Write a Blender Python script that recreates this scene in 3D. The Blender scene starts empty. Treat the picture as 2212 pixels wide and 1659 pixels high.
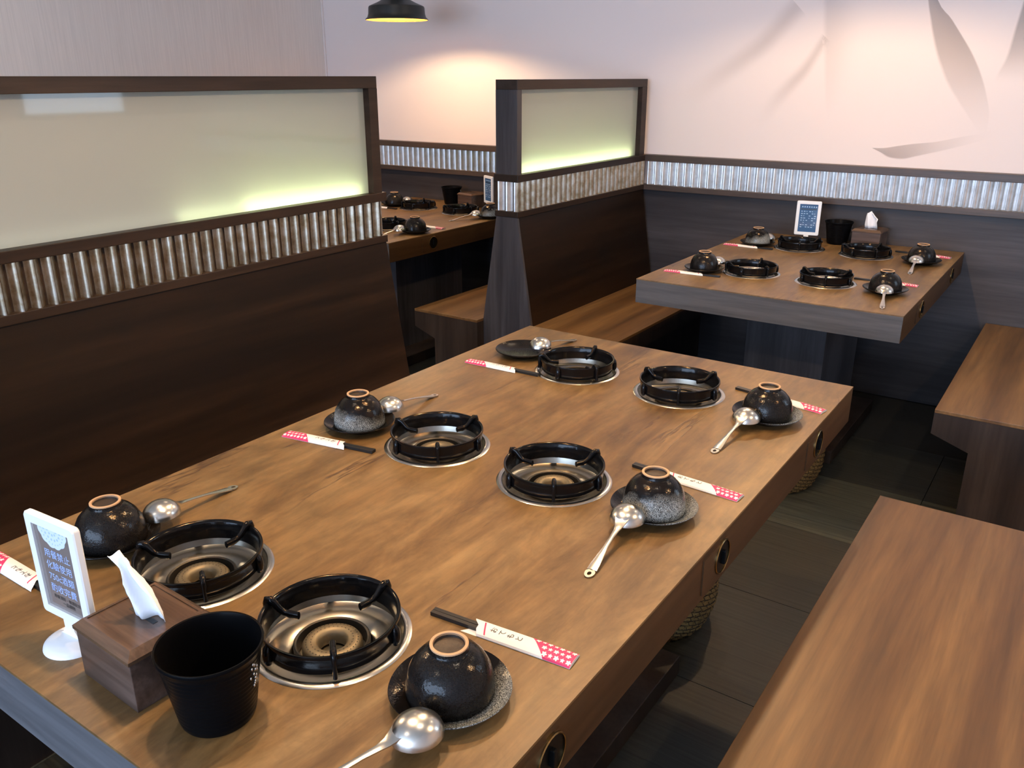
import bpy, bmesh, math, random
from mathutils import Vector, Matrix
random.seed(7)
S = bpy.context.scene
C = S.collection
PI = math.pi

# ------------------------------------------------------------------ camera
cam = bpy.data.cameras.new('camera')
cam.sensor_fit = 'HORIZONTAL'; cam.sensor_width = 36.0
cam.lens = 1823.0 / 2212.0 * 36.0
cam.clip_start = 0.02
cob = bpy.data.objects.new('camera', cam); C.objects.link(cob)
cob.location = (0, 0, 1.5)
cob.rotation_euler = (math.radians(90 - 20.04), 0, math.radians(34.584))
S.camera = cob

# ------------------------------------------------------------------ world, exposure, daylight
w = bpy.data.worlds.new('world'); S.world = w; w.use_nodes = True
w.node_tree.nodes['Background'].inputs[0].default_value = (0.55, 0.72, 1.0, 1)
w.node_tree.nodes['Background'].inputs[1].default_value = 0.6
S.view_settings.view_transform = 'Standard'
S.view_settings.look = 'None'
S.view_settings.gamma = 1.0
S.view_settings.use_curve_mapping = False
S.view_settings.exposure = -0.1
S.cycles.use_denoising = True
S.cycles.max_bounces = 6
S.cycles.sample_clamp_indirect = 6.0

def area(name, loc, rot, sx, sy, power, col):
    l = bpy.data.lights.new(name, 'AREA'); l.shape = 'RECTANGLE'; l.size = sx; l.size_y = sy
    l.energy = power; l.color = col
    o = bpy.data.objects.new(name, l); C.objects.link(o); o.location = loc; o.rotation_euler = rot
    return o
# daylight falling through the shop-front window behind the camera and the side window
area('daylight_front_window', (-0.9, -3.93, 1.5), (math.radians(90), 0, 0), 4.4, 1.9, 320, (0.53, 0.71, 1.0))
area('daylight_side_window', (1.585, 3.35, 1.72), (math.radians(90), 0, math.radians(90)), 0.70, 0.92, 13, (0.62, 0.80, 1.0))
LAMP_W = 9.0
LAMP_COL = (1.0, 0.72, 0.42)
DOWN_W = 15.0
DOWN_COL = (1.0, 0.82, 0.62)

# ------------------------------------------------------------------ materials
def newmat(name):
    m = bpy.data.materials.new(name); m.use_nodes = True
    nt = m.node_tree; b = nt.nodes['Principled BSDF']
    return m, nt, b
def N(nt, t, **kw):
    n = nt.nodes.new(t)
    for k, v in kw.items(): setattr(n, k, v)
    return n
def plain(name, col, rough=0.5, metal=0.0, spec=0.5, coat=0.0, bump=0, bscale=60):
    m, nt, b = newmat(name)
    b.inputs['Base Color'].default_value = (*col, 1)
    b.inputs['Roughness'].default_value = rough
    b.inputs['Metallic'].default_value = metal
    b.inputs['Specular IOR Level'].default_value = spec
    b.inputs['Coat Weight'].default_value = coat
    if bump:
        tc = N(nt, 'ShaderNodeTexCoord'); nz = N(nt, 'ShaderNodeTexNoise'); bp = N(nt, 'ShaderNodeBump')
        nz.inputs['Scale'].default_value = bscale; nz.inputs['Detail'].default_value = 3
        bp.inputs['Strength'].default_value = bump; bp.inputs['Distance'].default_value = 0.002
        nt.links.new(tc.outputs['Object'], nz.inputs['Vector']); nt.links.new(nz.outputs['Fac'], bp.inputs['Height'])
        nt.links.new(bp.outputs['Normal'], b.inputs['Normal'])
    return m
def ramp(nt, fac, stops):
    r = N(nt, 'ShaderNodeValToRGB')
    e = r.color_ramp.elements
    e[0].position, e[0].color = stops[0][0], (*stops[0][1], 1)
    e[1].position, e[1].color = stops[-1][0], (*stops[-1][1], 1)
    for p, c in stops[1:-1]:
        x = e.new(p); x.color = (*c, 1)
    nt.links.new(fac, r.inputs['Fac'])
    return r.outputs['Color']
def math_(nt, op, a, b=None, clamp=False):
    n = N(nt, 'ShaderNodeMath', operation=op); n.use_clamp = clamp
    for i, v in enumerate((a, b)):
        if v is None: continue
        if hasattr(v, 'is_output'): nt.links.new(v, n.inputs[i])
        else: n.inputs[i].default_value = v
    return n.outputs[0]
def mixc(nt, fac, a, b, mode='MIX'):
    n = N(nt, 'ShaderNodeMix', data_type='RGBA', blend_type=mode)
    for i, v in ((0, fac), (6, a), (7, b)):
        if hasattr(v, 'is_output'): nt.links.new(v, n.inputs[i])
        elif i == 0: n.inputs[0].default_value = v
        else: n.inputs[i].default_value = (*v, 1)
    return n.outputs[2]
def noise(nt, vec, scale, detail=3, rough=0.5, dist=0.0):
    n = N(nt, 'ShaderNodeTexNoise')
    n.inputs['Scale'].default_value = scale; n.inputs['Detail'].default_value = detail
    n.inputs['Roughness'].default_value = rough; n.inputs['Distortion'].default_value = dist
    nt.links.new(vec, n.inputs['Vector'])
    return n.outputs['Fac']
def coords(nt, scale=(1, 1, 1), rot=(0, 0, 0), space='Object'):
    tc = N(nt, 'ShaderNodeTexCoord'); mp = N(nt, 'ShaderNodeMapping')
    mp.inputs['Scale'].default_value = scale; mp.inputs['Rotation'].default_value = rot
    nt.links.new(tc.outputs[space], mp.inputs['Vector'])
    return mp.outputs['Vector']
AX = {'x': (0.06, 1, 1), 'y': (1, 0.06, 1), 'z': (1, 1, 0.06)}
def wood(name, dark, mid, light, axis, rough=0.42, band=9.0, spec=0.5, rnd=0.0):
    """laminate with long soft streaks running along one axis"""
    m, nt, b = newmat(name)
    v = coords(nt, AX[axis])
    big = noise(nt, v, band, 2, 0.55, 0.25)
    fine = noise(nt, v, band * 9, 3, 0.6)
    c = ramp(nt, big, [(0.33, dark), (0.5, mid), (0.67, light)])
    f = ramp(nt, fine, [(0.3, (0.72, 0.72, 0.72)), (0.7, (1.12, 1.12, 1.12))])
    c = mixc(nt, 1.0, c, f, 'MULTIPLY')
    nt.links.new(c, b.inputs['Base Color'])
    b.inputs['Roughness'].default_value = rough
    b.inputs['Specular IOR Level'].default_value = spec
    return m
def tabletop_wood(name):
    m, nt, b = newmat(name)
    v = coords(nt, (1, 0.22, 1)); v0 = coords(nt)
    big = noise(nt, v, 8.0, 8, 0.68, 0.9)
    fine = noise(nt, coords(nt, (1, 0.1, 1)), 60, 3, 0.6)
    c = ramp(nt, big, [(0.27, (0.068, 0.034, 0.0105)), (0.48, (0.148, 0.082, 0.028)), (0.70, (0.245, 0.149, 0.058))])
    f = ramp(nt, fine, [(0.3, (0.78, 0.78, 0.78)), (0.7, (1.1, 1.1, 1.1))])
    c = mixc(nt, 1.0, c, f, 'MULTIPLY')
    # thin dark cracks following the grain
    cr = noise(nt, coords(nt, (1, 0.13, 1)), 5.2, 6, 0.55, 0.2)
    d = math_(nt, 'ABSOLUTE', math_(nt, 'SUBTRACT', cr, 0.5))
    line = math_(nt, 'SUBTRACT', 1.0, math_(nt, 'DIVIDE', d, 0.0085), True)
    gate = noise(nt, coords(nt, (1, 0.45, 1)), 4.0, 2)
    gate = math_(nt, 'MULTIPLY', math_(nt, 'SUBTRACT', gate, 0.50), 8.0, True)
    line = math_(nt, 'MULTIPLY', math_(nt, 'MULTIPLY', line, gate), 0.88, True)
    pt = noise(nt, coords(nt, (1, 0.6, 1)), 17, 5, 0.7, 0.4)
    c = mixc(nt, 1.0, c, ramp(nt, pt, [(0.3, (0.74, 0.74, 0.72)), (0.5, (1, 1, 1)), (0.7, (1.22, 1.2, 1.16))]), 'MULTIPLY')
    c = mixc(nt, line, c, (0.05, 0.022, 0.009))
    nt.links.new(c, b.inputs['Base Color'])
    r = ramp(nt, big, [(0.3, (0.36,) * 3), (0.7, (0.46,) * 3)])
    nt.links.new(r, b.inputs['Roughness'])
    bp = N(nt, 'ShaderNodeBump'); bp.inputs['Strength'].default_value = 0.25; bp.inputs['Distance'].default_value = 0.001
    nt.links.new(math_(nt, 'SUBTRACT', fine, line), bp.inputs['Height'])
    nt.links.new(bp.outputs['Normal'], b.inputs['Normal'])
    return m
def galvanised(name, stops):
    m, nt, b = newmat(name)
    v = coords(nt)
    n1 = noise(nt, v, 26, 5, 0.65); n2 = noise(nt, coords(nt, (1, 1, 0.4)), 70, 3)
    c = ramp(nt, n1, stops)
    nt.links.new(c, b.inputs['Base Color'])
    b.inputs['Metallic'].default_value = 1.0
    nt.links.new(ramp(nt, n2, [(0.3, (0.29,) * 3), (0.7, (0.34,) * 3)]), b.inputs['Roughness'])
    return m
def glazed(name, speck, patch=None):
    """dark stoneware glaze with fine pale speckle"""
    m, nt, b = newmat(name)
    v = coords(nt)
    n1 = noise(nt, v, 760, 3, 0.6); n2 = noise(nt, v, 38, 3, 0.6)
    sep = N(nt, 'ShaderNodeSeparateXYZ'); nt.links.new(v, sep.inputs[0])
    f = ramp(nt, n1, [(0.40, (0, 0, 0)), (0.66, (1, 1, 1))])
    if patch == 'rim':       # pale speckle towards the rim, one side more than the other
        a = math_(nt, 'MULTIPLY', math_(nt, 'SUBTRACT', 0.040, sep.outputs['Z']), 34.0)
        a = math_(nt, 'ADD', a, math_(nt, 'MULTIPLY', sep.outputs['X'], 9.0))
        a = math_(nt, 'ADD', a, math_(nt, 'SUBTRACT', n2, 0.5), True)
    elif patch == 'side':    # pale crackle on one side of the plate
        a = math_(nt, 'MULTIPLY', math_(nt, 'SUBTRACT', sep.outputs['X'], 0.030), 30.0)
        a = math_(nt, 'ADD', a, math_(nt, 'SUBTRACT', n2, 0.35), True)
    else:
        a = math_(nt, 'MULTIPLY', n2, 0.35)
    k = math_(nt, 'MULTIPLY', math_(nt, 'MULTIPLY', f, a), speck, True)
    c = mixc(nt, k, (0.006, 0.005, 0.0048), (0.42, 0.44, 0.42))
    nt.links.new(c, b.inputs['Base Color'])
    b.inputs['Roughness'].default_value = 0.15; b.inputs['Specular IOR Level'].default_value = 0.2
    bp = N(nt, 'ShaderNodeBump'); bp.inputs['Strength'].default_value = 0.55; bp.inputs['Distance'].default_value = 0.0008
    nt.links.new(noise(nt, v, 260, 2), bp.inputs['Height']); nt.links.new(bp.outputs['Normal'], b.inputs['Normal'])
    return m
def frosted(name):
    m, nt, b = newmat(name)
    nt.nodes.remove(b)
    out = [n for n in nt.nodes if n.type == 'OUTPUT_MATERIAL'][0]
    d = N(nt, 'ShaderNodeBsdfDiffuse'); t = N(nt, 'ShaderNodeBsdfTranslucent'); g = N(nt, 'ShaderNodeBsdfGlossy')
    d.inputs[0].default_value = (0.47, 0.48, 0.465, 1); t.inputs[0].default_value = (0.82, 0.83, 0.78, 1)
    g.inputs['Roughness'].default_value = 0.04
    a = N(nt, 'ShaderNodeMixShader'); a.inputs[0].default_value = 0.5
    nt.links.new(d.outputs[0], a.inputs[1]); nt.links.new(t.outputs[0], a.inputs[2])
    fr = N(nt, 'ShaderNodeFresnel'); fr.inputs[0].default_value = 1.5
    q = N(nt, 'ShaderNodeMixShader')
    nt.links.new(fr.outputs[0], q.inputs[0]); nt.links.new(a.outputs[0], q.inputs[1]); nt.links.new(g.outputs[0], q.inputs[2])
    nt.links.new(q.outputs[0], out.inputs[0])
    return m
def emit(name, col, strength):
    m, nt, b = newmat(name)
    b.inputs['Base Color'].default_value = (*col, 1)
    b.inputs['Emission Color'].default_value = (*col, 1); b.inputs['Emission Strength'].default_value = strength
    return m
def mural_mat(name):
    m, nt, b = newmat(name)
    out = [n for n in nt.nodes if n.type == 'OUTPUT_MATERIAL'][0]
    b.inputs['Base Color'].default_value = (0.36, 0.31, 0.29, 1); b.inputs['Roughness'].default_value = 0.8
    at = N(nt, 'ShaderNodeAttribute'); at.attribute_name = 'ink'
    tr = N(nt, 'ShaderNodeBsdfTransparent'); mx = N(nt, 'ShaderNodeMixShader')
    nt.links.new(at.outputs['Fac'], mx.inputs[0]); nt.links.new(tr.outputs[0], mx.inputs[1]); nt.links.new(b.outputs[0], mx.inputs[2])
    nt.links.new(mx.outputs[0], out.inputs[0])
    return m
def wallpaper(name, col, streak):
    m, nt, b = newmat(name)
    n1 = noise(nt, coords(nt, (1, 1, 0.03)), 130, 3, 0.6)
    lo = tuple(x * (1 - streak) for x in col)
    nt.links.new(ramp(nt, n1, [(0.3, lo), (0.7, col)]), b.inputs['Base Color'])
    b.inputs['Roughness'].default_value = 0.75
    bp = N(nt, 'ShaderNodeBump'); bp.inputs['Strength'].default_value = 0.15; bp.inputs['Distance'].default_value = 0.001
    nt.links.new(n1, bp.inputs['Height']); nt.links.new(bp.outputs['Normal'], b.inputs['Normal'])
    return m
def floor_mat(name, lo, hi):
    m, nt, b = newmat(name)
    n1 = noise(nt, coords(nt, (0.025, 1, 1)), 95, 4, 0.7)
    nt.links.new(ramp(nt, n1, [(0.3, lo), (0.7, hi)]), b.inputs['Base Color'])
    b.inputs['Roughness'].default_value = 0.55
    bp = N(nt, 'ShaderNodeBump'); bp.inputs['Strength'].default_value = 0.4; bp.inputs['Distance'].default_value = 0.001
    nt.links.new(n1, bp.inputs['Height']); nt.links.new(bp.outputs['Normal'], b.inputs['Normal'])
    return m

DK = ((0.0075, 0.0037, 0.0017), (0.0155, 0.0077, 0.0036), (0.032, 0.0162, 0.0080))
SE = ((0.066, 0.029, 0.0080), (0.125, 0.060, 0.0180), (0.205, 0.106, 0.034))
M = {}
M['top'] = tabletop_wood('rustic_tabletop_wood')
M['slab'] = wood('rustic_edge_wood', (0.048, 0.024, 0.010), (0.072, 0.037, 0.016), (0.105, 0.056, 0.025), 'y', 0.45, 7, 0.2)
M['slabx'] = wood('edge_wood_end_daylit', (0.070, 0.070, 0.075), (0.098, 0.098, 0.105), (0.130, 0.130, 0.140), 'x', 0.40, 7, 0.35)  # brown wood greyed: blue daylight on the end faces put into the colour
M['dk_y'] = wood('dark_laminate_along', *DK, 'y', 0.48, 7, 0.14)
M['dk_x'] = wood('dark_laminate_across_daylit', (0.028, 0.0245, 0.027), (0.040, 0.036, 0.039), (0.060, 0.054, 0.058), 'x', 0.42, 6, 0.35)  # cool daylight cast partly mixed into the wainscot colour
M['dk_z'] = wood('dark_laminate_upright_daylit', (0.028, 0.026, 0.030), (0.044, 0.041, 0.046), (0.062, 0.058, 0.064), 'z', 0.42, 9, 0.35)  # grey-blue of daylight on end panel and posts painted into the laminate
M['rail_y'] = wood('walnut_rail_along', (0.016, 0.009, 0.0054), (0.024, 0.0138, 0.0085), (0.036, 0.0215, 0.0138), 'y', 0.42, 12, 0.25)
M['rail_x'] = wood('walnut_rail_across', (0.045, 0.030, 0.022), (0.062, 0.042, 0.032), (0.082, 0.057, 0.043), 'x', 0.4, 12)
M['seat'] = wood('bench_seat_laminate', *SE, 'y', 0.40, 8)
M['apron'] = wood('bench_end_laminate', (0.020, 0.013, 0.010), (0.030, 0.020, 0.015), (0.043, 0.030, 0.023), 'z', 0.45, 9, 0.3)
M['galv'] = galvanised('galvanised_sheet', [(0.30, (0.56, 0.54, 0.51)), (0.48, (0.70, 0.68, 0.66)), (0.7, (0.80, 0.79, 0.77))])
M['galv_brown'] = galvanised('brown_reflection_sheet', [(0.30, (0.26, 0.19, 0.11)), (0.46, (0.40, 0.32, 0.22)), (0.62, (0.52, 0.46, 0.37)), (0.75, (0.58, 0.54, 0.47))])  # brown reflected from the surroundings put into the galvanised colour
M['frost'] = frosted('frosted_glass')
def clear_glass(name):
    m, nt, b = newmat(name); nt.nodes.remove(b)
    out = [n for n in nt.nodes if n.type == 'OUTPUT_MATERIAL'][0]
    t = N(nt, 'ShaderNodeBsdfTransparent'); t.inputs[0].default_value = (0.93, 0.96, 0.94, 1)
    nt.links.new(t.outputs[0], out.inputs[0])
    return m
M['clear'] = clear_glass('clear_glass')
M['led'] = emit('led_glow', (0.88, 1.0, 0.52), 24.0)
M['led_mid'] = emit('led_glow_mid', (0.90, 1.0, 0.60), 9.0)
M['led_dim'] = emit('led_glow_dim', (0.95, 1.0, 0.84), 1.6)
M['plaster'] = plain('white_plaster', (0.85, 0.725, 0.675), 0.8, bump=0.1, bscale=40)
M['paper'] = wallpaper('ribbed_wallpaper', (0.86, 0.755, 0.685), 0.10)
M['ceiling'] = plain('ceiling_paint', (0.78, 0.75, 0.72), 0.9)
M['mural'] = mural_mat('mural_ink')
M['iron'] = plain('black_enamel_iron', (0.004, 0.004, 0.0045), 0.13, 0.0, 0.20, 0.0, bump=0.10, bscale=120)
M['steel'] = plain('brushed_steel', (0.55, 0.52, 0.47), 0.24, 1.0)
M['welld'] = plain('stained_steel', (0.36, 0.325, 0.265), 0.26, 1.0)
M['soot'] = plain('sooty_iron', (0.02, 0.018, 0.015), 0.45, 0.3)
M['brassburner'] = plain('aged_burner_brass', (0.20, 0.16, 0.10), 0.5, 0.7)
M['spoon'] = plain('polished_steel', (0.60, 0.575, 0.52), 0.26, 1.0)
M['bowl_a'] = glazed('speckled_bowl_glaze', 1.25, 'rim')
M['bowl_b'] = glazed('dark_bowl_glaze', 0.10)
M['plate_a'] = glazed('crackle_plate_glaze', 1.0, 'side')
M['plate_b'] = glazed('dark_plate_glaze', 0.12)
M['clay'] = plain('unglazed_clay', (0.50, 0.30, 0.16), 0.7)
M['clay_in'] = plain('dark_foot_clay', (0.035, 0.024, 0.017), 0.5, bump=0.3, bscale=300)
M['chop'] = plain('black_chopstick', (0.010, 0.011, 0.012), 0.38)
M['paperw'] = plain('white_paper', (0.80, 0.77, 0.74), 0.7)
M['pink'] = plain('pink_print', (0.62, 0.035, 0.13), 0.6)
M['ink'] = plain('black_ink', (0.01, 0.01, 0.01), 0.6)
M['whiteplastic'] = plain('white_plastic', (0.82, 0.82, 0.82), 0.3)
M['card_t'] = plain('reflected_table_card', (0.20, 0.165, 0.15), 0.15, coat=0.6)  # tabletop reflection on the glossy card painted in as taupe
M['card_b'] = plain('reflected_daylight_card', (0.055, 0.13, 0.27), 0.12, coat=0.6)  # same glossy card with mirrored daylight painted in as blue
M['print_b'] = plain('pale_blue_print', (0.42, 0.55, 0.95), 0.4)
M['print_w'] = plain('pale_print', (0.38, 0.55, 0.75), 0.4)
M['print_d'] = plain('dark_print', (0.02, 0.04, 0.07), 0.4)
M['lace'] = plain('lace_print', (0.62, 0.70, 0.88), 0.5)
M['tissuebox'] = wood('tissue_box_wood', (0.040, 0.025, 0.019), (0.072, 0.046, 0.036), (0.12, 0.08, 0.064), 'x', 0.32, 22)
M['tissuetop'] = wood('tissue_box_lid_wood', (0.065, 0.036, 0.021), (0.10, 0.058, 0.034), (0.15, 0.092, 0.056), 'x', 0.26, 18)
M['tissue'] = plain('tissue_paper', (0.86, 0.86, 0.88), 0.8)
M['cup'] = plain('black_melamine', (0.003, 0.003, 0.0035), 0.28, 0, 0.05)
M['shade'] = plain('black_lamp_enamel', (0.012, 0.013, 0.012), 0.4)
M['shadein'] = plain('brass_lamp_lining', (0.65, 0.36, 0.10), 0.35, 0.6)
M['bulb'] = emit('bulb_glow', (1.0, 0.62, 0.28), 25.0)
M['brass'] = plain('brass_bezel', (0.30, 0.20, 0.08), 0.25, 1.0)
M['black'] = plain('black_plastic', (0.004, 0.004, 0.004), 0.4, 0, 0.08)
def rattan(name):
    m, nt, b = newmat(name)
    sep = N(nt, 'ShaderNodeSeparateXYZ'); nt.links.new(coords(nt), sep.inputs[0])
    ang = math_(nt, 'ARCTAN2', sep.outputs['Y'], sep.outputs['X'])
    cmb = N(nt, 'ShaderNodeCombineXYZ')
    nt.links.new(math_(nt, 'MULTIPLY', ang, 0.19), cmb.inputs[0]); nt.links.new(sep.outputs['Z'], cmb.inputs[1])
    br = N(nt, 'ShaderNodeTexBrick'); nt.links.new(cmb.outputs[0], br.inputs['Vector'])
    br.inputs['Scale'].default_value = 38; br.inputs['Mortar Size'].default_value = 0.05; br.inputs['Mortar Smooth'].default_value = 0.6
    br.inputs['Brick Width'].default_value = 0.75; br.inputs['Row Height'].default_value = 0.36
    br.inputs['Color1'].default_value = (0.23, 0.15, 0.050, 1); br.inputs['Color2'].default_value = (0.16, 0.10, 0.032, 1); br.inputs['Mortar'].default_value = (0.02, 0.012, 0.005, 1)
    nt.links.new(br.outputs['Color'], b.inputs['Base Color']); b.inputs['Roughness'].default_value = 0.7
    bp = N(nt, 'ShaderNodeBump'); bp.inputs['Strength'].default_value = 1.0; bp.inputs['Distance'].default_value = 0.004; bp.invert = True
    nt.links.new(br.outputs['Fac'], bp.inputs['Height']); nt.links.new(bp.outputs['Normal'], b.inputs['Normal'])
    return m
M['rattan'] = rattan('woven_rattan')
M['liner'] = plain('pale_cloth', (0.32, 0.36, 0.34), 0.9)
M['floor0'] = plain('floor_screed', (0.012, 0.012, 0.011), 0.8)
M['floorA'] = floor_mat('charcoal_floor_tile', (0.008, 0.0085, 0.007), (0.030, 0.031, 0.024))
M['floorB'] = floor_mat('grey_green_floor_tile', (0.015, 0.016, 0.012), (0.070, 0.073, 0.054))
M['frame'] = plain('window_frame_paint', (0.12, 0.11, 0.10), 0.5)

# ------------------------------------------------------------------ mesh helpers
class MB:
    def __init__(s): s.v = []; s.f = []
    def add(s, v, f):
        o = len(s.v); s.v += [tuple(p) for p in v]; s.f += [tuple(i + o for i in q) for q in f]; return s
    def box(s, x0, x1, y0, y1, z0, z1, bev=0.0):
        if bev <= 0:
            return s.add([(x0, y0, z0), (x1, y0, z0), (x1, y1, z0), (x0, y1, z0), (x0, y0, z1), (x1, y0, z1), (x1, y1, z1), (x0, y1, z1)],
                         [(3, 2, 1, 0), (4, 5, 6, 7), (0, 1, 5, 4), (1, 2, 6, 5), (2, 3, 7, 6), (3, 0, 4, 7)])
        b = bmesh.new(); bmesh.ops.create_cube(b, size=1.0)
        for q in b.verts:
            q.co = Vector(((x0 + x1) / 2 + q.co.x * (x1 - x0), (y0 + y1) / 2 + q.co.y * (y1 - y0), (z0 + z1) / 2 + q.co.z * (z1 - z0)))
        bmesh.ops.bevel(b, geom=b.edges[:], offset=bev, segments=2, affect='EDGES', profile=0.6)
        b.verts.index_update()
        s.add([q.co[:] for q in b.verts], [[q.index for q in f.verts] for f in b.faces]); b.free(); return s
    def lathe(s, prof, n=48, c=(0, 0, 0), close=False, mod=None):
        v = []; f = []
        for k, (r, z) in enumerate(prof):
            for i in range(n):
                a = 2 * PI * i / n; rr = r if mod is None else mod(r, z, a, k)
                v.append((c[0] + rr * math.cos(a), c[1] + rr * math.sin(a), c[2] + z))
        m = len(prof)
        for k in range(m if close else m - 1):
            for i in range(n):
                j = (i + 1) % n; k2 = (k + 1) % m
                f.append((k * n + i, k * n + j, k2 * n + j, k2 * n + i))
        return s.add(v, f)
    def disc(s, r, z, n=48, c=(0, 0), up=True):
        v = [(c[0] + r * math.cos(2 * PI * i / n), c[1] + r * math.sin(2 * PI * i / n), z) for i in range(n)]
        return s.add(v, [tuple(range(n)) if up else tuple(range(n - 1, -1, -1))])
    def prism(s, poly, a0, a1, axis='y'):
        """polygon in the plane across `axis`, extruded from a0 to a1"""
        n = len(poly)
        def P(u, w, a): return {'y': (u, a, w), 'x': (a, u, w), 'z': (u, w, a)}[axis]
        v = [P(u, w, a0) for u, w in poly] + [P(u, w, a1) for u, w in poly]
        f = [tuple(range(n)), tuple(range(2 * n - 1, n - 1, -1))]
        for i in range(n):
            j = (i + 1) % n; f.append((i, i + n, j + n, j))
        return s.add(v, f)
    def tube(s, pts, rads, n=8, flat=1.0, up=Vector((0, 0, 1))):
        """tube along pts, elliptical section (flat = thickness/width)"""
        pts = [Vector(p) for p in pts]; v = []; f = []
        for i, p in enumerate(pts):
            t = (pts[min(i + 1, len(pts) - 1)] - pts[max(i - 1, 0)]).normalized()
            sd = t.cross(up)
            if sd.length < 1e-4: sd = Vector((1, 0, 0))
            sd.normalize(); nn = sd.cross(t).normalized()
            r = rads[i] if hasattr(rads, '__len__') else rads
            for k in range(n):
                a = 2 * PI * k / n
                v.append(p + sd * (math.cos(a) * r) + nn * (math.sin(a) * r * flat))
        for i in range(len(pts) - 1):
            for k in range(n):
                j = (k + 1) % n; f.append((i * n + k, i * n + j, (i + 1) * n + j, (i + 1) * n + k))
        f.append(tuple(range(n - 1, -1, -1))); f.append(tuple((len(pts) - 1) * n + k for k in range(n)))
        return s.add(v, f)
    def build(s, name, mat, parent=None, smooth=None, fix=True):
        me = bpy.data.meshes.new(name); me.from_pydata(s.v, [], s.f); me.update()
        if fix:
            b = bmesh.new(); b.from_mesh(me); bmesh.ops.recalc_face_normals(b, faces=b.faces[:]); b.to_mesh(me); b.free()
        if smooth is not None:
            me.shade_smooth(); me.set_sharp_from_angle(angle=math.radians(smooth))
        me.materials.append(M[mat])
        o = bpy.data.objects.new(name, me); C.objects.link(o)
        if parent is not None: o.parent = parent
        return o
def tag(o, label=None, cat=None, group=None, kind=None):
    if label: o['label'] = label
    if cat: o['category'] = cat
    if group: o['group'] = group
    if kind: o['kind'] = kind
    return o
def thing(name, label, cat, loc=(0, 0, 0), rz=0.0, group=None):
    o = bpy.data.objects.new(name, None); C.objects.link(o); o.empty_display_size = 0.05
    o.location = loc; o.rotation_euler = (0, 0, rz)
    return tag(o, label, cat, group)
def copy_tree(o, parent=None):
    c = o.copy(); C.objects.link(c); c.parent = parent
    for ch in list(o.children): copy_tree(ch, c)
    return c
def text_mesh(body, size, align='CENTER'):
    cu = bpy.data.curves.new('text', 'FONT'); cu.body = body; cu.size = size
    cu.align_x = align; cu.align_y = 'CENTER'; cu.resolution_u = 2
    o = bpy.data.objects.new('text', cu); C.objects.link(o)
    dg = bpy.context.evaluated_depsgraph_get()
    me = bpy.data.meshes.new_from_object(o.evaluated_get(dg))
    bpy.data.objects.remove(o); bpy.data.curves.remove(cu)
    return me
def link_mesh(me, name, mat, parent):
    me.materials.clear(); me.materials.append(M[mat])
    o = bpy.data.objects.new(name, me); C.objects.link(o); o.parent = parent
    return o

# ================================================================== the setting
YW = 4.32          # back wall plane
XL = -4.51         # left wall plane
XR = 1.6; YF = -4.0; ZC = 2.8
fl = MB().box(XL - 0.1, XR + 0.1, YF - 0.1, YW + 0.1, -0.1, -0.006).build('floor', 'floor0')
tag(fl, 'dark striped tile floor', None, None, 'structure')
TS = 0.48
tile_m = {k: None for k in 'AB'}
for i in range(-7, 5):
    for j in range(0, 9):
        x0 = -0.336 + i * TS; y0 = 3.69 - (8 - j) * TS + TS
        if y0 + TS > YW: continue
        k = 'B' if (j % 2 == 0) ^ ((i * 7 + j * 3) % 5 == 0) else 'A'
        if tile_m[k] is None:
            o = MB().box(-TS / 2 + .0012, TS / 2 - .0012, -TS / 2 + .0012, TS / 2 - .0012, -0.006, 0.0).build('floor_tile', 'floor' + k, fl)
            tile_m[k] = o
        else:
            o = tile_m[k].copy(); C.objects.link(o)
        o.location = (x0 + TS / 2, y0 + TS / 2 - TS, 0)
wb = MB().box(XL - 0.1, XR + 0.1, YW, YW + 0.1, 0, ZC).build('wall_back', 'plaster')
tag(wb, 'white back wall above dark wood wainscot', None, None, 'structure')
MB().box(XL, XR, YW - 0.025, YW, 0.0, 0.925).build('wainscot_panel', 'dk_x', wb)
wl = MB().box(XL - 0.1, XL, YF, YW, 0, ZC).build('wall_left', 'paper'); tag(wl, 'left wall in ribbed grey wallpaper', None, None, 'structure')
MB().box(XL, XL + 0.025, YF, YW - 0.025, 0.0, 0.925).build('wainscot_panel', 'dk_y', wl)
wr = MB()
wr.box(XR, XR + 0.1, YF, 2.98, 0, ZC).box(XR, XR + 0.1, 3.72, YW, 0, ZC).box(XR, XR + 0.1, 2.98, 3.72, 0, 1.24).box(XR, XR + 0.1, 2.98, 3.72, 2.2, ZC)
tag(wr.build('wall_right', 'plaster'), 'right wall with a side window', None, None, 'structure')
wf = MB()
wf.box(XL, -3.2, YF - 0.1, YF, 0, ZC).box(1.4, XR, YF - 0.1, YF, 0, ZC).box(-3.2, 1.4, YF - 0.1, YF, 0, 0.5).box(-3.2, 1.4, YF - 0.1, YF, 2.5, ZC)
tag(wf.build('wall_front', 'plaster'), 'front wall with shop window', None, None, 'structure')
tag(MB().box(XL - 0.1, XR + 0.1, YF - 0.1, YW + 0.1, ZC, ZC + 0.1).build('ceiling', 'ceiling'), 'plain ceiling', None, None, 'structure')
w1 = MB(); w1.box(-3.2, -3.14, YF - 0.08, YF - 0.02, 0.5, 2.5).box(1.34, 1.4, YF - 0.08, YF - 0.02, 0.5, 2.5).box(-3.14, 1.34, YF - 0.08, YF - 0.02, 0.5, 0.56).box(-3.14, 1.34, YF - 0.08, YF - 0.02, 2.44, 2.5)
for x in (-1.7, -0.2): w1.box(x - .03, x + .03, YF - 0.08, YF - 0.02, 0.56, 2.44)
tag(w1.build('window_1', 'frame'), 'wide shop window frame behind the viewer', None, None, 'structure')
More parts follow.
